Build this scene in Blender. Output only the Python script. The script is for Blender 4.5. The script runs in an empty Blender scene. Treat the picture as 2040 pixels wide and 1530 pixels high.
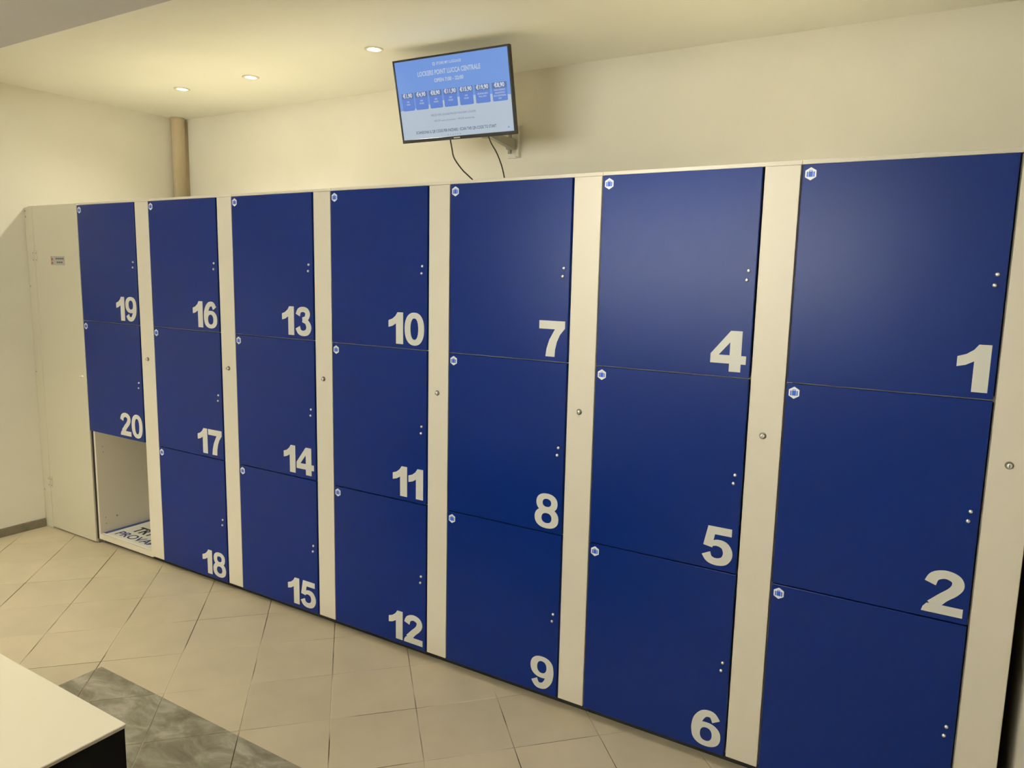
import bpy, bmesh, math, random
from mathutils import Vector, Matrix

random.seed(7)
scn = bpy.context.scene
col = scn.collection
R = math.radians

# ---------------------------------------------------------------- camera
cd = bpy.data.cameras.new('camera')
cam = bpy.data.objects.new('camera', cd); col.objects.link(cam)
right = Vector((0.85248, 0.51447, -0.09271))
MR = ((0.8524810084717829, 0.5223095749381825, 0.021652670108494976),
      (-0.5144717848317821, 0.8455937253054404, -0.1424430915701704),
      (-0.09270873259074832, 0.11029034251448619, 0.9895661309589697))
B = ((1, 0, 0), (0, 0, -1), (0, 1, 0))
BM = Matrix(B) @ Matrix(MR)                 # rows: image right, image down, view direction
r0, r1, r2 = Vector(BM[0]), Vector(BM[1]), Vector(BM[2])
m = Matrix((r0, -r1, -r2)).transposed().to_4x4()
m.translation = Vector((0.450, -2.3377, 1.6147))
cam.matrix_world = m
cd.sensor_fit = 'HORIZONTAL'; cd.sensor_width = 36; cd.lens = 1483.77 / 2040 * 36
cd.clip_start = 0.02; cd.clip_end = 60
scn.camera = cam

# ---------------------------------------------------------------- exposure, world
vs = scn.view_settings
vs.view_transform = 'Standard'; vs.look = 'None'; vs.gamma = 1.0; vs.use_curve_mapping = False
vs.exposure = 0.42
w = bpy.data.worlds.new('world'); scn.world = w; w.use_nodes = True
bg = w.node_tree.nodes['Background']; bg.inputs[0].default_value = (0.9, 0.93, 1, 1); bg.inputs[1].default_value = 0.3

# ---------------------------------------------------------------- lights
def area(name, loc, rot, sx, sy, power, colr):
    l = bpy.data.lights.new(name, 'AREA'); l.shape = 'RECTANGLE'; l.size = sx; l.size_y = sy
    l.energy = power; l.color = colr
    o = bpy.data.objects.new(name, l); col.objects.link(o); o.location = loc; o.rotation_euler = rot
    return o
WARM = (1.0, 0.94, 0.72)
OVER = (1.0, 0.97, 0.80)
NEUT = (1.0, 0.93, 0.80)
# unseen fill light added behind the camera for ceiling, walls and door sheen
area('entrance_daylight', (-1.70, -4.65, 1.85), (R(100), 0, 0), 2.9, 0.95, 92, (1.0, 0.965, 0.88))
DOWNLIGHTS = [  # x, y, power (watts), spot angle, colour
    (-3.556, 0.499, 4.2, 150, OVER), (-2.971, 0.505, 4.4, 150, OVER), (-2.026, 0.429, 4.4, 150, OVER)]
ROOMLIGHTS = [(-0.25, 0.44, 2.65, 5.5, 150, OVER), (-3.4, -1.55, 2.45, 21, 114, WARM), (-2.1, -1.8, 2.45, 7, 110, WARM), (-0.40, -0.52, 2.65, 7.5, 122, (1.0, 0.96, 0.87)),  # first lamp is unseen, added to brighten back wall and ceiling
              (-1.0, -3.2, 2.45, 4, 150, NEUT), (-3.0, -3.4, 2.45, 6, 150, WARM)]

# ---------------------------------------------------------------- node helpers
def mat(name, base, rough=0.5, metal=0.0, spec=0.5, noise=0.0, nscale=8.0, bump=0.0, bscale=60.0, emit=None, estr=1.0, rnd=0.0):
    mt = bpy.data.materials.new(name); mt.use_nodes = True
    nt = mt.node_tree; b = nt.nodes['Principled BSDF']
    b.inputs['Base Color'].default_value = (*base, 1)
    b.inputs['Roughness'].default_value = rough
    b.inputs['Metallic'].default_value = metal
    b.inputs['Specular IOR Level'].default_value = spec
    src = None
    if noise or bump:
        tc = nt.nodes.new('ShaderNodeNewGeometry')
    if noise:
        n = nt.nodes.new('ShaderNodeTexNoise'); n.inputs['Scale'].default_value = nscale; n.inputs['Detail'].default_value = 5
        nt.links.new(tc.outputs['Position'], n.inputs['Vector'])
        rp = nt.nodes.new('ShaderNodeMapRange'); rp.inputs['From Min'].default_value = 0.3; rp.inputs['From Max'].default_value = 0.7
        rp.inputs['To Min'].default_value = 1 - noise; rp.inputs['To Max'].default_value = 1 + noise * 0.6
        nt.links.new(n.outputs['Fac'], rp.inputs['Value'])
        val = rp.outputs[0]
        if rnd:
            oi = nt.nodes.new('ShaderNodeObjectInfo')
            mr = nt.nodes.new('ShaderNodeMapRange'); mr.inputs['To Min'].default_value = 1 - rnd; mr.inputs['To Max'].default_value = 1 + rnd
            nt.links.new(oi.outputs['Random'], mr.inputs['Value'])
            mm = nt.nodes.new('ShaderNodeMath'); mm.operation = 'MULTIPLY'
            nt.links.new(val, mm.inputs[0]); nt.links.new(mr.outputs[0], mm.inputs[1]); val = mm.outputs[0]
        vm = nt.nodes.new('ShaderNodeVectorMath'); vm.operation = 'SCALE'; vm.inputs[0].default_value = base
        nt.links.new(val, vm.inputs['Scale'])
        nt.links.new(vm.outputs[0], b.inputs['Base Color'])
    if bump:
        n2 = nt.nodes.new('ShaderNodeTexNoise'); n2.inputs['Scale'].default_value = bscale; n2.inputs['Detail'].default_value = 4
        nt.links.new(tc.outputs['Position'], n2.inputs['Vector'])
        bp = nt.nodes.new('ShaderNodeBump'); bp.inputs['Strength'].default_value = bump; bp.inputs['Distance'].default_value = 0.002
        nt.links.new(n2.outputs['Fac'], bp.inputs['Height']); nt.links.new(bp.outputs[0], b.inputs['Normal'])
    if emit:
        b.inputs['Emission Color'].default_value = (*emit, 1); b.inputs['Emission Strength'].default_value = estr
    return mt
def s2l(r, g, b):
    f = lambda c: (c / 255 / 12.92) if c / 255 <= 0.04045 else ((c / 255 + 0.055) / 1.055) ** 2.4
    return (f(r), f(g), f(b))

M = {}
M['wall'] = mat('cream_wall_paint', (0.79, 0.745, 0.62), 0.85, spec=0.25, noise=0.03, nscale=3, bump=0.15, bscale=90)
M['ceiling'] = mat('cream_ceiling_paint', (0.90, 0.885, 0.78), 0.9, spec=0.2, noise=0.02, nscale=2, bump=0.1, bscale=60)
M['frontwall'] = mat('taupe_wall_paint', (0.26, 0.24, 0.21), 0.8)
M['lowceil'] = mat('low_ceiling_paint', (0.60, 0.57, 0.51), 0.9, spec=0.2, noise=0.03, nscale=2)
M['tile'] = mat('beige_floor_tile', (0.64, 0.55, 0.385), 0.42, spec=0.4, noise=0.055, nscale=7, bump=0.12, bscale=140, rnd=0.035)
M['skirting'] = mat('grey_skirting_stone', (0.22, 0.19, 0.13), 0.6, noise=0.25, nscale=14)
M['white'] = mat('white_laminate', (0.73, 0.665, 0.535), 0.42, spec=0.4)
M['cream'] = mat('cream_cabinet_laminate', (0.62, 0.575, 0.43), 0.45, spec=0.4)
M['blue'] = mat('blue_satin_laminate', (0.0, 0.021, 0.19), 0.31, spec=0.30, noise=0.04, nscale=4)
M['vinyl'] = mat('white_vinyl', (0.66, 0.64, 0.57), 0.45)
M['emb'] = mat('white_emblem_vinyl', (0.85, 0.86, 0.86), 0.4)
M['emblue'] = mat('blue_emblem_print', (0.03, 0.12, 0.62), 0.4)
M['chrome'] = mat('chrome', (0.88, 0.87, 0.85), 0.34, metal=1.0)
M['lockring'] = mat('dull_lock_collar', (0.20, 0.17, 0.13), 0.45, metal=0.4)
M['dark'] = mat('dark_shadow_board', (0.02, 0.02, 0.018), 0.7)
M['pipe'] = mat('beige_pipe_cover', (0.60, 0.48, 0.30), 0.5, noise=0.05, nscale=6)
M['tvblack'] = mat('black_tv_plastic', (0.018, 0.017, 0.016), 0.35)
M['cable'] = mat('black_cable', (0.03, 0.025, 0.018), 0.5)
M['bracket'] = mat('grey_bracket_metal', (0.42, 0.41, 0.36), 0.4, metal=0.3)
M['brwhite'] = mat('white_bracket_plastic', (0.72, 0.68, 0.60), 0.45)
M['table'] = mat('cream_table_top', (0.66, 0.60, 0.46), 0.30, spec=0.4)
M['tabblack'] = mat('black_table_side', (0.004, 0.004, 0.004), 0.55, spec=0.1)
M['edge'] = mat('pale_edge_band', (0.42, 0.37, 0.30), 0.4)
M['ring'] = mat('white_lamp_ring', (0.75, 0.70, 0.58), 0.5)
M['lamp'] = mat('lit_lamp_lens', (1, 1, 1), 0.5, emit=(1.0, 0.95, 0.82), estr=9)
M['hinge'] = mat('cream_hinge', (0.60, 0.56, 0.44), 0.4, metal=0.2)
M['screw'] = mat('dull_screw', (0.30, 0.26, 0.18), 0.5, metal=0.5)
M['sticker'] = mat('grey_sticker', (0.40, 0.39, 0.34), 0.4)
M['stred'] = mat('red_sticker_print', (0.32, 0.09, 0.06), 0.4)
M['stdark'] = mat('dark_sticker_print', (0.10, 0.09, 0.08), 0.4)
M['paper'] = mat('white_placard', (0.84, 0.83, 0.76), 0.4)
M['navy'] = mat('navy_print', (0.012, 0.03, 0.20), 0.4)
M['blackprint'] = mat('black_print', (0.012, 0.012, 0.025), 0.4)
M['blueband'] = mat('blue_band_print', (0.05, 0.09, 0.30), 0.4)
M['glass'] = mat('clear_glass', (0.9, 0.95, 0.95), 0.02)
M['glass'].node_tree.nodes['Principled BSDF'].inputs['Transmission Weight'].default_value = 1.0
M['glass'].node_tree.nodes['Principled BSDF'].inputs['IOR'].default_value = 1.02
M['frame'] = mat('dark_window_frame', (0.10, 0.10, 0.10), 0.4)

def emis(name, rgb, k=0.80):
    return mat(name, (0.01, 0.01, 0.01), 0.3, spec=0.3, emit=s2l(*rgb), estr=k)
M['scrtop'] = emis('screen_blue', (106, 143, 208))
M['scrbot'] = emis('screen_pale', (170, 183, 196))
M['scrtile'] = emis('screen_tile', (88, 122, 196))
M['scrhead'] = emis('screen_tile_head', (88, 108, 152))
M['scrtxt'] = emis('screen_pale_text', (178, 190, 205))
M['scrwhite'] = emis('screen_white_text', (206, 212, 218))
M['scrdark'] = emis('screen_grey_text', (74, 86, 102))
M['scrmid'] = emis('screen_mid_text', (98, 110, 124))
M['scricon'] = emis('screen_icon', (112, 128, 214))

# grout: dusty pale in places, dark in others
def grout():
    mt = bpy.data.materials.new('tile_grout'); mt.use_nodes = True; nt = mt.node_tree
    b = nt.nodes['Principled BSDF']; b.inputs['Roughness'].default_value = 0.9
    g = nt.nodes.new('ShaderNodeNewGeometry'); n = nt.nodes.new('ShaderNodeTexNoise')
    n.inputs['Scale'].default_value = 2.2; n.inputs['Detail'].default_value = 2
    nt.links.new(g.outputs['Position'], n.inputs['Vector'])
    cr = nt.nodes.new('ShaderNodeValToRGB')
    cr.color_ramp.elements[0].position = 0.43; cr.color_ramp.elements[0].color = (0.085, 0.065, 0.04, 1)
    cr.color_ramp.elements[1].position = 0.55; cr.color_ramp.elements[1].color = (0.70, 0.61, 0.45, 1)
    nt.links.new(n.outputs['Fac'], cr.inputs['Fac']); nt.links.new(cr.outputs['Color'], b.inputs['Base Color'])
    return mt
M['grout'] = grout()

# grey worn film left on the floor: swirled streaks
def film():
    mt = bpy.data.materials.new('grey_worn_film'); mt.use_nodes = True; nt = mt.node_tree
    b = nt.nodes['Principled BSDF']; b.inputs['Roughness'].default_value = 0.42
    g = nt.nodes.new('ShaderNodeNewGeometry')
    mp = nt.nodes.new('ShaderNodeMapping'); mp.inputs['Rotation'].default_value = (0, 0, R(-38)); mp.inputs['Scale'].default_value = (1.0, 1.9, 1)
    nt.links.new(g.outputs['Position'], mp.inputs['Vector'])
    n = nt.nodes.new('ShaderNodeTexNoise'); n.inputs['Scale'].default_value = 6.5; n.inputs['Detail'].default_value = 9
    n.inputs['Roughness'].default_value = 0.68; n.inputs['Distortion'].default_value = 0.55
    nt.links.new(mp.outputs[0], n.inputs['Vector'])
    cr = nt.nodes.new('ShaderNodeValToRGB')
    e = cr.color_ramp.elements
    e[0].position = 0.36; e[0].color = (0.215, 0.19, 0.128, 1)
    e[1].position = 0.66; e[1].color = (0.52, 0.49, 0.385, 1)
    x = e.new(0.5); x.color = (0.325, 0.30, 0.218, 1)
    nt.links.new(n.outputs['Fac'], cr.inputs['Fac']); nt.links.new(cr.outputs['Color'], b.inputs['Base Color'])
    bp = nt.nodes.new('ShaderNodeBump'); bp.inputs['Strength'].default_value = 0.35; bp.inputs['Distance'].default_value = 0.004
    nt.links.new(n.outputs['Fac'], bp.inputs['Height']); nt.links.new(bp.outputs[0], b.inputs['Normal'])
    return mt
M['film'] = film()

# ---------------------------------------------------------------- mesh helpers
class MB:
    """collects simple solids, builds ONE mesh object"""
    def __init__(s): s.v = []; s.f = []; s.mi = []
    def add(s, vs, fs, mi=0):
        o = len(s.v); s.v += [tuple(x) for x in vs]; s.f += [tuple(i + o for i in f) for f in fs]; s.mi += [mi] * len(fs)
    def box(s, x0, x1, y0, y1, z0, z1, c=0.0, mi=0):
        if c <= 0:
            vs = [(x, y, z) for x in (x0, x1) for y in (y0, y1) for z in (z0, z1)]
            s.add(vs, [(0, 1, 3, 2), (4, 6, 7, 5), (0, 4, 5, 1), (2, 3, 7, 6), (0, 2, 6, 4), (1, 5, 7, 3)], mi); return
        bm = bmesh.new(); bmesh.ops.create_cube(bm, size=1)
        for v in bm.verts:
            v.co = Vector((x0 if v.co.x < 0 else x1, y0 if v.co.y < 0 else y1, z0 if v.co.z < 0 else z1))
        bmesh.ops.bevel(bm, geom=bm.edges[:], offset=c, segments=1, affect='EDGES', profile=0.5)
        bm.verts.index_update()
        s.add([v.co[:] for v in bm.verts], [[v.index for v in f.verts] for f in bm.faces], mi); bm.free()
    def lathe(s, prof, origin, axis, n=20, mi=0):
        """prof: list of (radius, along axis)"""
        axis = Vector(axis).normalized(); o = Vector(origin)
        u = axis.orthogonal().normalized(); w_ = axis.cross(u)
        vs = []; fs = []
        for r, h in prof:
            for k in range(n):
                a = 2 * math.pi * k / n
                vs.append(o + axis * h + (u * math.cos(a) + w_ * math.sin(a)) * r)
        for i in range(len(prof) - 1):
            for k in range(n):
                k2 = (k + 1) % n
                fs.append((i * n + k, i * n + k2, (i + 1) * n + k2, (i + 1) * n + k))
        fs.append(tuple(range(n))[::-1]); fs.append(tuple((len(prof) - 1) * n + k for k in range(n)))
        s.add(vs, fs, mi)
    def prism(s, poly, fn, d, mi=0):
        """poly in 2D; fn(a, b, depth) -> 3D; extruded from depth 0 to d"""
        n = len(poly)
        vs = [fn(a, b, 0) for a, b in poly] + [fn(a, b, d) for a, b in poly]
        fs = [tuple(range(n))[::-1], tuple(range(n, 2 * n))] + [(i, (i + 1) % n, (i + 1) % n + n, i + n) for i in range(n)]
        s.add(vs, fs, mi)
    def ring(s, outer, inner, fn, d, mi=0):
        n = len(outer)
        vs = [fn(a, b, 0) for a, b in outer] + [fn(a, b, 0) for a, b in inner] + [fn(a, b, d) for a, b in outer] + [fn(a, b, d) for a, b in inner]
        fs = []
        for i in range(n):
            j = (i + 1) % n
            fs += [(i, i + n, j + n, j), (i + 2 * n, j + 2 * n, j + 3 * n, i + 3 * n), (i, j, j + 2 * n, i + 2 * n), (i + n, i + 3 * n, j + 3 * n, j + n)]
        s.add(vs, fs, mi)
    def build(s, name, mats, parent=None, smooth=False):
        me = bpy.data.meshes.new(name); me.from_pydata(s.v, [], s.f)
        for mm in (mats if isinstance(mats, (list, tuple)) else [mats]): me.materials.append(mm)
        for p, i in zip(me.polygons, s.mi): p.material_index = i
        bm = bmesh.new(); bm.from_mesh(me); bmesh.ops.recalc_face_normals(bm, faces=bm.faces[:]); bm.to_mesh(me); bm.free()
        if smooth:
            for p in me.polygons: p.use_smooth = len(p.vertices) <= 4
        me.update()
        return link(name, me, parent)
def link(name, me, parent=None):
    o = bpy.data.objects.new(name, me); col.objects.link(o)
    if parent: o.parent = parent
    return o
def tube(name, pts, r, mt, parent=None, n=10, sub=8):
    P = [Vector(p) for p in pts]; out = []
    for i in range(len(P) - 1):
        a, b, c, d = P[max(i - 1, 0)], P[i], P[i + 1], P[min(i + 2, len(P) - 1)]
        for k in range(sub):
            t = k / sub
            out.append(0.5 * ((2 * b) + (c - a) * t + (2 * a - 5 * b + 4 * c - d) * t * t + (3 * b - a - 3 * c + d) * t ** 3))
    out.append(P[-1]); vs = []; fs = []
    for i, p in enumerate(out):
        t = (out[min(i + 1, len(out) - 1)] - out[max(i - 1, 0)]).normalized()
        u = t.cross(Vector((0, 1, 0.01))).normalized(); v = t.cross(u)
        vs += [p + (u * math.cos(2 * math.pi * k / n) + v * math.sin(2 * math.pi * k / n)) * r for k in range(n)]
    for i in range(len(out) - 1):
        for k in range(n):
            fs.append((i * n + k, i * n + (k + 1) % n, (i + 1) * n + (k + 1) % n, (i + 1) * n + k))
    fs += [tuple(range(n)), tuple((len(out) - 1) * n + k for k in range(n))]
    b = MB(); b.add(vs, fs); return b.build(name, mt, parent, smooth=True)
def empty(name, loc, label, cat, group=None):
    o = bpy.data.objects.new(name, None); col.objects.link(o); o.location = loc; o.empty_display_size = 0.1
    o['label'] = label; o['category'] = cat
    if group: o['group'] = group
    return o
def tag(o, label, cat, group=None):
    o['label'] = label; o['category'] = cat
    if group: o['group'] = group
    return o
def struct(o): o['kind'] = 'structure'; return o
def rebase(o):
    """children were built in world coordinates: keep them there under an empty that is not at the origin"""
    for c in o.children: c.location = c.location - o.location

# text as flat mesh. fn(a, b) -> 3D point; a to the right, b up, fitted to width / height
def text_poly(body, offset=0.0, shear=0.0):
    cu = bpy.data.curves.new('t', 'FONT'); cu.body = body; cu.size = 1; cu.offset = offset; cu.shear = shear
    cu.resolution_u = 3
    ob = bpy.data.objects.new('t', cu)
    me = bpy.data.meshes.new_from_object(ob)
    vs = [(v.co.x, v.co.y) for v in me.vertices]; fs = [tuple(p.vertices) for p in me.polygons]
    bpy.data.objects.remove(ob); bpy.data.curves.remove(cu); bpy.data.meshes.remove(me)
    return vs, fs
def add_text(mb, body, fn, a0, a1, b0, b1, mi=0, offset=0.0, shear=0.0):
    vs, fs = text_poly(body, offset, shear)
    x0 = min(v[0] for v in vs); x1 = max(v[0] for v in vs); y0 = 0.0; y1 = 0.73
    mb.add([fn(a0 + (x - x0) / (x1 - x0) * (a1 - a0), b0 + (y - y0) / (y1 - y0) * (b1 - b0)) for x, y in vs], fs, mi)

# ---------------------------------------------------------------- heavy grotesque digits (cap height 1)
def sell(cx, cy, rx, ry, n=40, p=2.25):
    out = []
    for k in range(n):
        a = 2 * math.pi * k / n; c, s = math.cos(a), math.sin(a)
        out.append((cx + rx * math.copysign(abs(c) ** (2 / p), c), cy + ry * math.copysign(abs(s) ** (2 / p), s)))
    return out
def stroke(pts, sub=6):
    """pts: (x, y, half width) -> list of quads"""
    def cr(a, b, c, d, t): return 0.5 * ((2 * b) + (c - a) * t + (2 * a - 5 * b + 4 * c - d) * t * t + (3 * b - a - 3 * c + d) * t ** 3)
    out = []
    n = len(pts)
    for i in range(n - 1):
        q = [pts[max(i - 1, 0)], pts[i], pts[i + 1], pts[min(i + 2, n - 1)]]
        for k in range(sub): out.append(tuple(cr(q[0][j], q[1][j], q[2][j], q[3][j], k / sub) for j in range(3)))
    out.append(pts[-1]); L = []; Rr = []
    for i, (x, y, hw) in enumerate(out):
        a = out[max(i - 1, 0)]; b = out[min(i + 1, len(out) - 1)]
        dx, dy = b[0] - a[0], b[1] - a[1]; l = math.hypot(dx, dy)
        L.append((x - dy / l * hw, y + dx / l * hw)); Rr.append((x + dy / l * hw, y - dx / l * hw))
    return L, Rr
def shp_stroke(*p): return ('s', stroke(list(p)))
def shp_poly(*p): return ('p', list(p))
def shp_ring(cx, cy, rxo, ryo, rxi, ryi): return ('r', sell(cx, cy, rxo, ryo), sell(cx, cy, rxi, ryi))
six = [shp_ring(.405, .322, .385, .336, .158, .188),
       shp_stroke((.133, .30, .113), (.128, .46, .118), (.175, .68, .117), (.30, .862, .100), (.44, .916, .090), (.565, .885, .096), (.655, .745, .112))]
def rot180(sh):
    f = lambda L: [(.80 - x, 1 - y) for x, y in L]
    return (sh[0],) + ((((f(sh[1][0]), f(sh[1][1])),)) if sh[0] == 's' else tuple(f(q) for q in sh[1:]))
DIG = {
 '0': (.79, [shp_ring(.395, .5, .39, .515, .155, .335)]),
 '1': (.62, [shp_poly((.60, 0), (.60, 1), (.37, 1), (.29, .885), (.16, .79), (0, .735), (0, .52), (.16, .56), (.31, .645), (.31, 0))]),
 '2': (.80, [shp_stroke((.125, .67, .118), (.20, .835, .105), (.40, .912, .094), (.60, .850, .105), (.655, .71, .118), (.575, .555, .108), (.39, .38, .105), (.20, .16, .125)),
             shp_poly((0, 0), (.79, 0), (.79, .205), (.36, .205), (.28, .23), (.09, .19), (.025, .10))]),
 '3': (.80, [shp_stroke((.135, .71, .110), (.215, .865, .095), (.395, .915, .09), (.565, .865, .100), (.615, .745, .115), (.54, .61, .095), (.36, .565, .07)),
             shp_stroke((.36, .545, .075), (.56, .485, .095), (.665, .305, .122), (.585, .140, .108), (.39, .083, .093), (.21, .135, .100), (.125, .285, .118))]),
 '4': (.87, [shp_poly((0, .195), (.47, .195), (.47, .40), (.20, .40), (.47, .72), (.47, 1), (.0, .42)),
             shp_poly((.47, 0), (.75, 0), (.75, 1), (.47, 1)), shp_poly((.75, .195), (.87, .195), (.87, .40), (.75, .40))]),
 '5': (.80, [shp_poly((.14, 1), (.74, 1), (.74, .80), (.32, .80), (.295, .66), (.27, .44), (.035, .48)),
             shp_stroke((.225, .525, .060), (.39, .585, .082), (.585, .53, .105), (.670, .335, .120), (.585, .145, .108), (.38, .082, .092), (.20, .135, .100), (.115, .275, .118))]),
 '6': (.80, six), '9': (.80, [rot180(q) for q in six]),
 '7': (.80, [shp_poly((0, .77), (0, 1), (.81, 1), (.81, .80), (.66, .62), (.57, .42), (.52, .2), (.51, 0), (.22, 0), (.25, .22), (.33, .47), (.50, .77))]),
 '8': (.79, [shp_ring(.395, .740, .345, .275, .140, .120), shp_ring(.395, .288, .39, .303, .165, .148)]),
}
def digits_mesh(txt, H):
    b = MB(); x = 0; gap = 0.035; th = 0.0006
    placed = []
    for ch in txt: placed.append((x, ch)); x += DIG[ch][0] + gap
    tot = x - gap
    fn = lambda ox: (lambda a, c, d: ((a + ox - tot) * H, -d, c * H))
    for ox, ch in placed:
        for si, sh in enumerate(DIG[ch][1]):
            th = 0.0006 + 0.00025 * si
            if sh[0] == 'p': b.prism(sh[1], fn(ox), th)
            elif sh[0] == 'r': b.ring(sh[1], sh[2], fn(ox), th)
            else:
                L, Q = sh[1]
                f = fn(ox); n = len(L)
                vs = [f(*p, th) for p in L] + [f(*p, th) for p in Q] + [f(*p, 0) for p in L] + [f(*p, 0) for p in Q]
                fs = []
                for i in range(n - 1):
                    fs += [(i, i + 1, n + i + 1, n + i), (i, 2 * n + i, 2 * n + i + 1, i + 1), (n + i, n + i + 1, 3 * n + i + 1, 3 * n + i)]
                b.add(vs, fs)
    return b

# ================================================================= SETTING
XL, XR, YB, YF = -4.385, 0.672, 1.07, -4.2
ZC, ZL, YBEAM = 2.65, 2.45, -0.783
T = 0.12
b = MB(); b.box(XL - T, XR + T, YB, YB + T, -0.1, ZC + T); struct(b.build('wall_back', M['wall']))
b = MB(); b.box(XL - T, XL, YF - T, YB, -0.1, ZC + T); struct(b.build('wall_left', M['wall']))
b = MB(); b.box(XR, XR + T, YF - T, YB, -0.1, ZC + T); struct(b.build('wall_right', M['wall']))
# front wall behind the camera with unseen glazing added for the fill light
WX0, WX1, WZ0, WZ1 = -3.30, -0.10, 1.40, 2.38
b = MB()
b.box(XL, WX0, YF - T, YF, -0.1, ZC + T); b.box(WX1, XR, YF - T, YF, -0.1, ZC + T)
b.box(WX0, WX1, YF - T, YF, -0.1, WZ0); b.box(WX0, WX1, YF - T, YF, WZ1, ZC + T)
struct(b.build('wall_front', M['frontwall']))
wn = MB()
for x in (WX0, (WX0 + WX1) / 2 - .02, WX1 - .05): wn.box(x, x + 0.05, YF - .08, YF - .03, WZ0, WZ1, .004)
wn.box(WX0, WX1, YF - .08, YF - .03, WZ0, WZ0 + .05, .004); wn.box(WX0, WX1, YF - .08, YF - .03, WZ1 - .05, WZ1, .004)
wo = struct(wn.build('window_1', M['frame']))
g = MB(); g.box(WX0 + .05, WX1 - .05, YF - .058, YF - .052, WZ0 + .05, WZ1 - .05); g.build('pane', M['glass'], wo)
# main ceiling, and the lower ceiling over the front of the room
b = MB(); b.box(XL - T, XR + T, YBEAM, YB + T, ZC, ZC + T); struct(b.build('ceiling', M['ceiling']))
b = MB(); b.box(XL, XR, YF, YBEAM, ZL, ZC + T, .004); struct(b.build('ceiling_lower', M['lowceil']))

# floor: grout bed with tiles laid diagonally
b = MB(); b.box(XL - T, XR + T, YF - T, YB + T, -0.1, -0.0016)
floor = struct(b.build('floor', M['grout']))
HA, HB, GX = 0.21625, 0.2275, 0.0023
OX, OY = -0.971, -0.0615
def clip(poly, ax, val, keep_less):
    out = []
    for i in range(len(poly)):
        p, q = poly[i], poly[(i + 1) % len(poly)]
        ip = (p[ax] <= val) if keep_less else (p[ax] >= val); iq = (q[ax] <= val) if keep_less else (q[ax] >= val)
        if ip: out.append(p)
        if ip != iq:
            t = (val - p[ax]) / (q[ax] - p[ax]); out.append(tuple(p[k] + (q[k] - p[k]) * t for k in (0, 1)))
    return out
def inset(c, k): return [(c[0] * k, c[1] * k)]
def tile_mesh(poly, z0, z1, ch):
    n = len(poly); cx = sum(p[0] for p in poly) / n; cy = sum(p[1] for p in poly) / n
    def shr(d):
        o = []
        for x, y in poly:
            l = math.hypot(x - cx, y - cy) or 1; o.append((x - (x - cx) / l * d, y - (y - cy) / l * d))
        return o
    A, Bq = poly, shr(ch)
    vs = [(x, y, z0) for x, y in A] + [(x, y, z1 - ch * .5) for x, y in A] + [(x, y, z1) for x, y in Bq]
    fs = [tuple(range(2 * n, 3 * n))] + [(i, (i + 1) % n, n + (i + 1) % n, n + i) for i in range(n)] + [(n + i, n + (i + 1) % n, 2 * n + (i + 1) % n, 2 * n + i) for i in range(n)]
    return vs, fs
full = None
centers = []
for j in range(-4, 22):
    for i in range(-12, 8):
        cx = OX + i * 2 * HA + (HA if j % 2 else 0); cy = OY - HB - j * HB
        centers.append((cx, cy))
dm = [(HA - GX, 0), (0, HB - GX), (-(HA - GX), 0), (0, -(HB - GX))]
ntile = 0
for cx, cy in centers:
    P = [(cx + a, cy + c) for a, c in dm]; whole = True
    for ax, v, less in ((0, XL + .002, False), (0, XR - .002, True), (1, YF + .002, False), (1, 0.45, True)):
        Q = clip(P, ax, v, less)
        if len(Q) != len(P) or any(abs(x[0] - y[0]) > 1e-9 for x, y in zip(P, Q)): whole = False
        P = Q
        if len(P) < 3: break
    if len(P) < 3: continue
    area_ = abs(sum(P[k][0] * P[(k + 1) % len(P)][1] - P[(k + 1) % len(P)][0] * P[k][1] for k in range(len(P)))) / 2
    if area_ < 0.0008: continue
    if whole:
        if full is None:
            bb = MB(); vs_, fs_ = tile_mesh(dm, -.003, 0, .0014); bb.add(vs_, fs_)
            o = bb.build('tile', M['tile'], floor); full = o.data
        else: o = link('tile', full, floor)
        o.location = (cx, cy, random.uniform(-.0004, .0002))
    else:
        bb = MB(); vs_, fs_ = tile_mesh(P, -.003, 0, .0014); bb.add(vs_, fs_); bb.build('tile', M['tile'], floor)
    ntile += 1

# grey worn film sticking to the tiles, cut by the joints
fx0, fx1, fy0, fy1 = -2.440, -0.25, -1.95, -0.766
b = MB()
for cx, cy in centers:
    P = [(cx + a, cy + c) for a, c in dm]
    for ax, v, less in ((0, fx0, False), (0, fx1, True), (1, fy0, False), (1, fy1, True)):
        P = clip(P, ax, v, less)
        if len(P) < 3: break
    if len(P) < 3: continue
    vs_, fs_ = tile_mesh(P, 0.0002, 0.0010, .0004); b.add(vs_, fs_)
o = b.build('floor_film', M['film'])
tag(o, 'grey streaky worn rectangle on the beige floor tiles beside the white table', 'floor covering')

# skirting on the left wall
b = MB(); b.box(XL, XL + 0.012, YF, -0.004, 0, 0.052, .002); struct(b.build('baseboard_left', M['skirting']))

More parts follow.
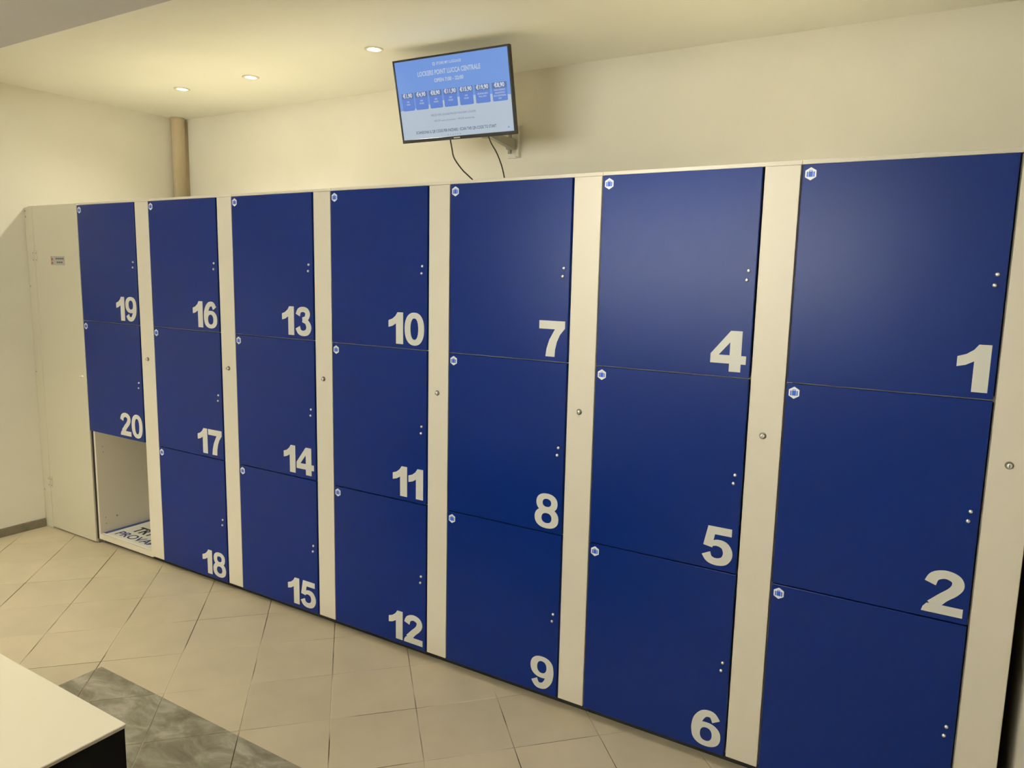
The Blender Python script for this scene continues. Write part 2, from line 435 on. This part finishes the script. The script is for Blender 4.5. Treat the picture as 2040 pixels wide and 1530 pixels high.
# ================================================================= LOCKERS
ZT = 1.955                 # top of doors
ZD = [(1.3185, 1.955), (0.6825, 1.3145), (0.0435, 0.6785)]
DEPTH = 0.80
COLS = [  # door left, door right, strip right, numbers, label
 (0.000, 0.525, 0.632, ['1', '2', '3'], 'rightmost white locker, blue doors 1 and 2 above a third door'),
 (-0.633, -0.114, -0.006, ['4', '5', '6'], 'white locker whose three blue doors read 4, 5 and 6'),
 (-1.262, -0.748, -0.639, ['7', '8', '9'], 'white locker with blue doors 7, 8 and 9, right below the hanging cables'),
 (-1.886, -1.372, -1.268, ['10', '11', '12'], 'white locker with blue doors 10, 11, 12, below the left edge of the television'),
 (-2.520, -1.998, -1.892, ['13', '14', '15'], 'white locker with blue doors 13, 14, 15, third in the row from the left'),
 (-3.165, -2.636, -2.526, ['16', '17', '18'], 'white locker with blue doors 16, 17, 18, right of the open compartment'),
 (-3.820, -3.292, -3.171, ['19', '20', None], 'white locker with blue doors 19 and 20 above an open doorless compartment'),
]
LOCKZ = [1.147, 1.144, 1.147, 1.152, 1.152, 1.147, 1.142]
# shared sub-part meshes
hexa = lambda r, k=1.0: [(r * k * math.sin(R(60 * i)) * .95, r * math.cos(R(60 * i))) for i in range(6)]
eb = MB()
F = lambda a, c, d: (a, -d, c)
eb.prism(hexa(.0185), F, .0006, 0)
F2 = lambda a, c, d: (a, -d - .0006, c)
rect = lambda x0, x1, y0, y1: [(x0, y0), (x1, y0), (x1, y1), (x0, y1)]
eb.prism(rect(-.0058, .0058, -.0085, .0065), F2, .0004, 1)
eb.prism(rect(-.0108, -.0074, -.0085, .0060), F2, .0004, 1)
eb.prism(rect(.0074, .0108, -.0085, .0060), F2, .0004, 1)
eb.prism([(-.0042, .0065), (-.0042, .0100), (.0042, .0100), (.0042, .0065), (.0028, .0065), (.0028, .0086), (-.0028, .0086), (-.0028, .0065)], F2, .0004, 1)
kb = MB(); kb.lathe([(.0040, 0), (.0052, .0010), (.0056, .0030), (.0050, .0052), (.0034, .0066), (.0012, .0071)], (0, 0, 0), (0, -1, 0), 18)
lb = MB(); lb.lathe([(.0105, 0), (.0105, .0012), (.0092, .0022), (.0070, .0022)], (0, 0, 0), (0, -1, 0), 20, 2); lb.lathe([(.0068, .0015), (.0066, .0100), (.0056, .0115), (.0022, .0115)], (0, 0, 0), (0, -1, 0), 20)
lb.box(-.0008, .0008, -.0130, -.0120, -.0042, .0042, mi=1)
proto = {}
def shared(name, mb, mats, parent, loc, smooth=False):
    if name not in proto:
        o = mb.build(name, mats, parent, smooth); proto[name] = o.data
    else: o = link(name, proto[name], parent)
    o.location = loc; return o
digcache = {}
def make_door(root, x0, x1, z0, z1, num, bx):
    """children live in coordinates relative to the locker's base point bx"""
    b = MB(); b.box(x0 - bx, x1 - bx, 0, .018, z0, z1, .0012)
    d = b.build('door', M['blue'], root); d['label'] = 'blue door numbered %s' % num
    n = digits_mesh(num, .128).build('door_number', M['vinyl'], d); n.location = (x1 - bx - .012, 0, z0 + .0165)
    n['label'] = 'white number %s' % num
    shared('emblem', eb, [M['emb'], M['emblue']], d, (x0 - bx + .0225, 0, z1 - .0270))
    for dx, dz in ((-.0215, .307), (-.0250, .335)):
        shared('knob', kb, M['chrome'], d, (x1 - bx + dx, 0, z1 - dz), True)
    return d
GRP = 'blue-doored white lockers in the row'
for ci, (x0, x1, xs, nums, lab) in enumerate(COLS):
    bx = x0 - .003
    root = empty('locker', (bx, 0, 0), lab, 'locker', GRP)
    xr = (COLS[ci - 1][0] - .004) if ci else .634
    wR = xr - bx                                        # width in local coords
    xm = x1 - bx + .004                                 # partition behind the door's right edge
    c = MB(); th = .016
    zt = 1.968
    e0 = .013 if nums[2] is None else 0.0
    c.box(e0, e0 + th, .012 if e0 else .021, DEPTH, .030 if e0 else .045, zt - .012)
    c.box(xm, xm + th, .021, DEPTH, .045, zt - .012)
    c.box(wR - th, wR, .021, DEPTH, .045, zt - .012)
    c.box(e0, wR, DEPTH - .01, DEPTH, .045, zt - .012)
    c.box(e0, wR, .006, DEPTH, zt - .012, zt, .001)
    c.box(e0 + th, xm, .012 if nums[2] is None else .021, DEPTH - .01, .030 if nums[2] is None else .045, .062)
    c.box(xm + th, wR - th, .021, DEPTH - .01, .045, .062)
    for z in (1.3165, .6805): c.box(e0 + th, xm, .030, DEPTH - .01, z - .008, z + .008)
    c.build('carcass', M['white'], root)
    p = MB(); p.box(.001, wR - .001, .048, DEPTH - .05, 0.0, .045 if nums[2] else .030); p.build('plinth', M['dark'], root)
    for (z0, z1), num in zip(ZD, nums):
        if num: make_door(root, x0, x1, z0, z1, num, bx)
    s_ = MB(); s_.box(x1 - bx + .0065, (xs - bx), .003, .019, .0435, ZT, .001)
    s_ = s_.build('front_strip', M['white'], root)
    shared('lock', lb, [M['chrome'], M['dark'], M['lockring']], s_, ((x1 - bx + .006 + xs - bx) / 2 - .003, .003, LOCKZ[ci]), True)
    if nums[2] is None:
        b = MB(); b.box(.0005, e0 - .0005, .008, .030, .03, .680); b.build('seal', M['dark'], root)  # dark strip standing in for the shade in the gap beside the cabinet
        # small drilled holes on the inner left side, and the tray's front lip
        for k, (y, z) in enumerate(((.052, .582), (.053, .549), (.048, .154), (.049, .117), (.115, .148))):
            hb = MB(); hb.lathe([(.0032 if k < 4 else .005, 0), (.0032 if k < 4 else .005, .0006)], (e0 + th, y, z), (1, 0, 0), 12)
            hb.build('hole', M['screw'], root)

# placard lying in the open compartment
px0, px1, py0, py1, pz = -3.793, -3.312, .024, .56, .0622
pl = empty('placard', (px0, py0, pz), 'white placard with blue edge reading PROVAMI, lying in the open compartment', 'sign')
b = MB(); b.box(0, px1 - px0, 0, py1 - py0, 0, .003, .0005); b.build('panel', M['paper'], pl)
b = MB(); b.prism([(0.0, 0.0), (.030, 0.004), (.030, .53), (0.0, .53)], lambda a, c, d: (a, c, .003 + d), .0004); b.build('blue_border', M['blueband'], pl)
def ptext(body, a0, a1, b0, b1, mt, off, nm, sh=0.0):
    b = MB(); add_text(b, body, lambda a, c: (a, c, .0038), a0, a1, b0, b1, 0, off, sh); return b.build(nm, mt, pl)
ptext('PROVAMI', .070, .465, .028, .088, M['navy'], .016, 'lettering')
ptext('TRY ME', .098, .440, .115, .190, M['blackprint'], .035, 'lettering')
b = MB(); b.prism([(.24, .215), (.36, .215), (.30, .30)], lambda a, c, d: (a, c, .003 + d), .0005); b.build('arrow', M['blackprint'], pl)

# tall plain cabinet at the left end
cb = empty('tall_cabinet', (-4.383, 0, 0), 'tall plain cream cabinet with one door and a small sticker, left of the blue lockers', 'cabinet')
L0 = -4.383
b = MB()
W_ = 0.547
b.box(0, .016, .02, DEPTH, .0, 1.955); b.box(W_ - .016, W_, .02, DEPTH, .0, 1.955); b.box(0, W_, .02, DEPTH, 1.955, 1.968)
b.box(0, W_, DEPTH - .01, DEPTH, 0, 1.955); b.box(.016, W_ - .016, .03, DEPTH - .01, .03, .05)
b.build('carcass', M['cream'], cb)
b = MB(); b.box(0, .085, 0, .018, .002, 1.958, .001); fp = b.build('filler_panel', M['cream'], cb)
for x, z in ((.008, 1.938), (.009, 1.905), (.010, 1.497), (.010, .98), (.011, .238)):
    h = MB(); h.lathe([(.0045, 0), (.0045, .001), (.002, .0016)], (x, 0, z), (0, -1, 0), 12); h.build('screw', M['screw'], fp)
b = MB(); b.box(.0875, .558, 0, .018, .012, 1.963, .001); dr = b.build('door', M['cream'], cb)
h = MB(); h.lathe([(.0100, 0), (.0100, .0012), (.0088, .0022), (.0070, .0022), (.0066, .0110), (.0056, .0125), (.0022, .0125)], (.517, 0, .993), (0, -1, 0), 20); h.build('lock', M['chrome'], dr, True)
for z in (1.675, .300):
    h = MB(); h.box(.062, .0845, -.0022, 0, z - .034, z + .034, .0006); h.box(.088, .112, -.0022, 0, z - .034, z + .034, .0006)
    h.lathe([(.0032, 0), (.0032, .07)], (.0865, -.0035, z - .035), (0, 0, 1), 10)
    hh = h.build('hinge', M['hinge'], dr)
    for x in (.070, .102):
        for dz in (-.022, .018):
            hs = MB(); hs.lathe([(.0035, 0), (.0035, .0012)], (x, -.0022, z + dz), (0, -1, 0), 10); hs.build('screw', M['screw'], dr)
st = MB()
SX, SZ = .263, 1.624
st.box(SX, SX + .142, -.0008, 0, SZ, SZ + .052, mi=0)
for z in (.012, .034): st.prism([(SX + .014 + .009 * math.cos(R(a)), SZ + z + .007 * math.sin(R(a))) for a in range(0, 360, 45)], lambda a, c, d: (a, -.0008 - d, c), .0003, 1)
st.prism(rect(SX, SX + .005, SZ, SZ + .052), lambda a, c, d: (a, -.0008 - d, c), .0003, 1)
for (a, e, z) in ((.050, .068, .033), (.071, .089, .033), (.092, .112, .033), (.115, .134, .033), (.060, .078, .012), (.081, .100, .012), (.103, .122, .012)):
    st.prism(rect(SX + a, SX + e, SZ + z, SZ + z + .009), lambda a_, c, d: (a_, -.0008 - d, c), .0003, 2)
stk = st.build('sticker', [M['sticker'], M['stred'], M['stdark']], dr); stk['label'] = 'small grey sticker with red mark and dark lettering'

# ================================================================= PIPE COVER in the far left corner
b = MB()
b.lathe([(.043, 0), (.043, 2.630), (.046, 2.632), (.046, 2.650)], (XL + .045, YB - .060, 0), (0, 0, 1), 28)
b.box(XL, XL + .070, YB - .060, YB, 0, 2.63)
tag(b.build('corner_pipe', M['pipe'], None, True), 'beige vertical pipe cover in the far left corner behind the lockers', 'pipe')

# ================================================================= DOWNLIGHTS
def downlight(x, y, zc, power, ang, colr, label, group, visible=True):
    root = empty('ceiling_spotlight', (x, y, zc), label, 'light', group)
    b = MB(); n = 32
    prof = [(.044, 0), (.044, -.003), (.040, -.005), (.030, -.004), (.027, 0.0), (.027, .0)]
    vs = []; fs = []
    for r_, h_ in prof[:5]:
        for k in range(n): vs.append((r_ * math.cos(2 * math.pi * k / n), r_ * math.sin(2 * math.pi * k / n), h_))
    for i in range(4):
        for k in range(n): fs.append((i * n + k, i * n + (k + 1) % n, (i + 1) * n + (k + 1) % n, (i + 1) * n + k))
    b.add(vs, fs); b.build('ring', M['ring'], root, True)
    tilt = Matrix.Rotation(R(7), 3, 'Y')
    b = MB(); b.lathe([(.0265, -.001), (.0255, -.0045), (.018, -.0065), (.006, -.0072)], (0, 0, 0), tilt @ Vector((0, 0, 1)), 28); b.build('lens', M['lamp'], root, True)
    l = bpy.data.lights.new('spot', 'SPOT'); l.energy = power * 4; l.spot_size = R(ang); l.spot_blend = 0.8; l.shadow_soft_size = .03 if y > .48 or x < -1.9 and y > 0 else .12; l.color = colr
    o = bpy.data.objects.new('spot', l); col.objects.link(o); o.parent = root; o.location = (0, 0, -.045)
    if y > 0: o.rotation_euler = (R(-14), 0, 0)
    return root
LAB = ['lit round ceiling spotlight nearest the corner pipe', 'lit round ceiling spotlight between the other two', 'lit round ceiling spotlight nearest the screen']
for (x, y, p_, a_, c_), lb_ in zip(DOWNLIGHTS, LAB): downlight(x, y, ZC, p_, a_, c_, lb_, 'recessed ceiling spotlights over the lockers')
RL = ['round spotlight over the rightmost locker, out of view', 'round spotlight near the left wall, out of view', 'round spotlight above the table, out of view', 'round spotlight in front of lockers 4 to 9, out of view',
      'round spotlight near the entrance, out of view', 'round spotlight in the entrance corner by the left wall, out of view']
for (x, y, z, p_, a_, c_), l_ in zip(ROOMLIGHTS, RL): downlight(x, y, z, p_, a_, c_, l_, 'recessed spotlights in the front of the room')

# ================================================================= SCREEN on its wall bracket
TW, TH = .62, .3677
C0 = Vector((-1.643, .527, 2.418))
yaw, tilt_, roll = R(2.846), R(12.928), R(-.272)
RT = Matrix.Rotation(yaw, 3, 'Z') @ Matrix.Rotation(tilt_, 3, 'X') @ Matrix.Rotation(roll, 3, 'Y')
tv = empty('television', C0, 'wall-mounted television with blue and pale price screen', 'television')
tv.matrix_world = Matrix.Translation(C0) @ RT.to_4x4()
b = MB()
bz = .0085; bzb = .0155
sx0, sx1, sz0, sz1 = -TW / 2 + bz, TW / 2 - bz, -TH / 2 + bzb, TH / 2 - bz
b.box(-TW / 2, TW / 2, 0, .012, -TH / 2, sz0, .001); b.box(-TW / 2, TW / 2, 0, .012, sz1, TH / 2, .001)
b.box(-TW / 2, sx0, 0, .012, sz0, sz1, .001); b.box(sx1, TW / 2, 0, .012, sz0, sz1, .001)
b.box(-TW / 2, TW / 2, .010, .026, -TH / 2, TH / 2, .003)
b.box(-TW / 2 + .09, TW / 2 - .09, .024, .058, -TH / 2 + .01, TH / 2 - .09, .008)
b.build('casing', M['tvblack'], tv)
S = lambda u, v: (sx0 + u * (sx1 - sx0), sz1 - v * (sz1 - sz0))
b = MB(); b.box(sx0, sx1, .0035, .0095, sz0, sz1); scr = b.build('screen', M['scrbot'], tv)
def flat(mb, pts, y, mi=0): mb.add([(S(u, v)[0], y, S(u, v)[1]) for u, v in pts], [tuple(range(len(pts)))], mi)
def line(mb, body, u0, u1, vc, hv, mi=0, off=0.0, y=.0024):
    add_text(mb, body, lambda a, c: (S(a, c)[0], y, S(a, c)[1]), u0, u1, vc + hv / 2, vc - hv / 2, mi, off)
b = MB()
bound = [(0, .62), (.1, .612), (.2, .592), (.32, .56), (.44, .532), (.54, .517), (.66, .515), (.80, .524), (.92, .545), (1, .560)]
for (ua, va), (ub, vb) in zip(bound[:-1], bound[1:]): flat(b, [(ua, 0), (ub, 0), (ub, vb), (ua, va)], .0031)
b.build('screen_background', M['scrtop'], scr)['label'] = 'blue upper background of the screen'
b = MB()
line(b, 'STORE MY LUGGAGE', .385, .605, .078, .034, 0, .02)
cu, cv = .362, .080
out = [(cu + .013 * math.sin(R(60 * i)), cv + .023 * math.cos(R(60 * i))) for i in range(6)]
inn = [(cu + .007 * math.sin(R(60 * i)), cv + .012 * math.cos(R(60 * i))) for i in range(6)]
for i in range(6): flat(b, [out[i], out[(i + 1) % 6], inn[(i + 1) % 6], inn[i]], .0024)
line(b, 'LOCKERS POINT LUCCA CENTRALE', .205, .765, .180, .060, 0, .022)
line(b, 'OPEN 7:00 - 22:00', .350, .612, .280, .046, 0, .025)
b.build('heading_text', M['scrtxt'], scr)
tiles = [(.030, .143), (.155, .272), (.288, .405), (.420, .540), (.560, .680), (.700, .825), (.845, .970)]
prices = ['\u20ac1,90', '\u20ac4,90', '\u20ac8,90', '\u20ac11,90', '\u20ac15,90', '\u20ac19,90', '\u20ac8,90']
sub = [['ORA', 'HOUR'], ['ORE', 'HOURS'], ['ORE', 'HOURS'], ['ORE', 'HOURS'], ['ORE', 'HOURS'], ['GIORNALIERO', 'FULL DAY'],
       ['OGNI GIORNO', 'AGGIUNTIVO', 'EACH ADDITIONAL', 'DAY']]
for (ua, ub), pr_, sb in zip(tiles, prices, sub):
    b = MB(); um = (ua + ub) / 2
    flat(b, [(ua, .400), (ub, .400), (ub, .470), (ua, .470)], .0026, 1)
    flat(b, [(ua, .470), (ub, .470), (ub, .615), (ub - .008, .625), (ua + .008, .625), (ua, .615)], .0026, 0)
    hw = (.042 if len(pr_) == 5 else .052)
    line(b, pr_, um - hw, um + hw, .430, .052, 2, .024, .0020)
    v0 = .510 if len(sb) == 2 else .490
    for k, t_ in enumerate(sb):
        hw = min(.0042 * len(t_), .052)
        line(b, t_, um - hw, um + hw, v0 + k * .034, .020, 3, .02, .0020)
    b.build('price_tile', [M['scrtile'], M['scrhead'], M['scrwhite'], M['scrtxt']], scr)
b = MB()
line(b, 'PREZZI PER LOCKER/PRICES FOR EVERY LOCKER', .285, .690, .712, .026, 0)
line(b, '+\u20ac0,70 costo di servizio / +\u20ac0,70 service fee', .305, .672, .785, .024, 0)
b.build('small_text', M['scrmid'], scr)
b = MB()
line(b, 'SCANSIONA IL QR CODE PER INIZIARE / SCAN THE QR-CODE TO START', .125, .855, .917, .038, 0, .014)
for k in range(6): line(b, 'BUSVR'[k % 5], .418 + k * .022, .426 + k * .022, .976, .016, 0)
b.build('footer_text', M['scrdark'], scr)
b = MB(); flat(b, [(.945, .960), (.957, .935), (.969, .960), (.957, .952)], .0024); b.build('arrow_icon', M['scricon'], scr)
b = MB(); b.box(-.017, .017, -.0006, 0, -TH / 2 + .0045, -TH / 2 + .0105); b.build('badge', M['bracket'], tv)

# bracket: wall plate, folding arms, screen plate
br = empty('screen_bracket', (-1.625, YB, 2.30), 'grey metal swing arm bracket on the wall behind the television', 'bracket')
BX = -1.622
b = MB()
outl = [(-.052, -.080), (.026, -.080), (.020, -.045), (.017, 0), (.020, .045), (.026, .080), (-.020, .080), (-.024, -.02)]
b.prism(outl, lambda a, c, d: (BX + a, YB - d, 2.303 + c), .012); b.box(BX + .004, BX + .022, YB - .028, YB - .011, 2.225, 2.381, .003)
for o_ in (b.build('wall_plate', M['brwhite'], br),): rb = o_
b = MB(); b.lathe([(.020, 0), (.022, .006), (.022, .050), (.020, .056)], (BX - .018, YB - .045, 2.262), (0, 0, 1), 20)
b.lathe([(.010, 0), (.010, .10)], (BX - .018, YB - .045, 2.240), (0, 0, 1), 14)
b.build('joint', M['bracket'], br, True)
def arm(name, p, q, h0, h1, t):
    p, q = Vector(p), Vector(q); d = (q - p).normalized(); n_ = Vector((0, 0, 1)).cross(d).normalized()
    b = MB(); Z = Vector((0, 0, 1))
    vs = [p + n_ * t + Z * h0, p + n_ * t - Z * h0, p - n_ * t - Z * h0, p - n_ * t + Z * h0, q + n_ * t + Z * h1, q + n_ * t - Z * h1, q - n_ * t - Z * h1, q - n_ * t + Z * h1]
    b.add(vs, [(0, 1, 2, 3), (4, 7, 6, 5), (0, 4, 5, 1), (1, 5, 6, 2), (2, 6, 7, 3), (3, 7, 4, 0)])
    return b.build(name, M['bracket'], br)
tvb = C0 + RT @ Vector((0.02, .062, -.01))
el = Vector((-1.600, .735, 2.292))
arm('arm', (BX + .002, YB - .045, 2.284), el, .026, .010, .012)
b = MB(); b.lathe([(.016, 0), (.018, .004), (.018, .044), (.016, .048)], (el.x, el.y, el.z - .024), (0, 0, 1), 20); b.build('elbow', M['bracket'], br, True)
arm('arm', el, (tvb.x, tvb.y + .02, 2.33), .016, .018, .010)
b = MB(); b.box(-.06, .10, .0585, .064, -.085, .075, .001)
sp = b.build('screen_plate', M['bracket'], br); sp.matrix_world = tv.matrix_world
# children of br were made in world coordinates
for c in br.children:
    mw = c.matrix_world.copy() if c is sp else Matrix.Identity(4)
    c.matrix_local = Matrix.Translation(-br.location) @ mw

# cables
t = tube('cable', [(-1.691, .578, 2.246), (-1.689, .590, 2.203), (-1.690, .61, 2.163), (-1.674, .65, 2.117), (-1.663, .69, 2.091), (-1.648, .72, 2.066), (-1.648, .75, 2.048), (-1.66, .79, 1.99), (-1.70, .805, 1.973)], .0034, M['cable'])
tag(t, 'black cable hanging from the middle of the television, the longer curved one', 'cable', 'cables hanging from the television')
t = tube('cable', [(-1.481, .578, 2.250), (-1.471, .592, 2.213), (-1.451, .61, 2.170), (-1.448, .65, 2.116), (-1.461, .70, 2.059), (-1.486, .75, 2.034), (-1.51, .79, 1.99), (-1.55, .805, 1.973)], .0030, M['cable'])
tag(t, 'black cable hanging from the right part of the television, beside the bracket', 'cable', 'cables hanging from the television')

# ================================================================= WHITE TABLE, bottom left
TZ = 0.60
tx, ty = -1.083, -1.457
tb = empty('display_table', (tx - .9, ty - .35, 0), 'cream-topped box table with black sides in the bottom left corner', 'table')
b = MB(); b.box(tx - 1.8, tx, ty - .70, ty, TZ - .004, TZ, .0012); o = b.build('table_top', M['table'])
b2 = MB(); b2.box(tx - 1.799, tx - .001, ty - .699, ty - .001, TZ - .010, TZ - .004, .0005); o2 = b2.build('edge_band', M['edge'])
b3 = MB(); b3.box(tx - 1.797, tx - .003, ty - .697, ty - .003, 0.0012, TZ - .010); o3 = b3.build('body', M['tabblack'])
for q in (o, o2, o3): q.parent = tb; q.location = -tb.location
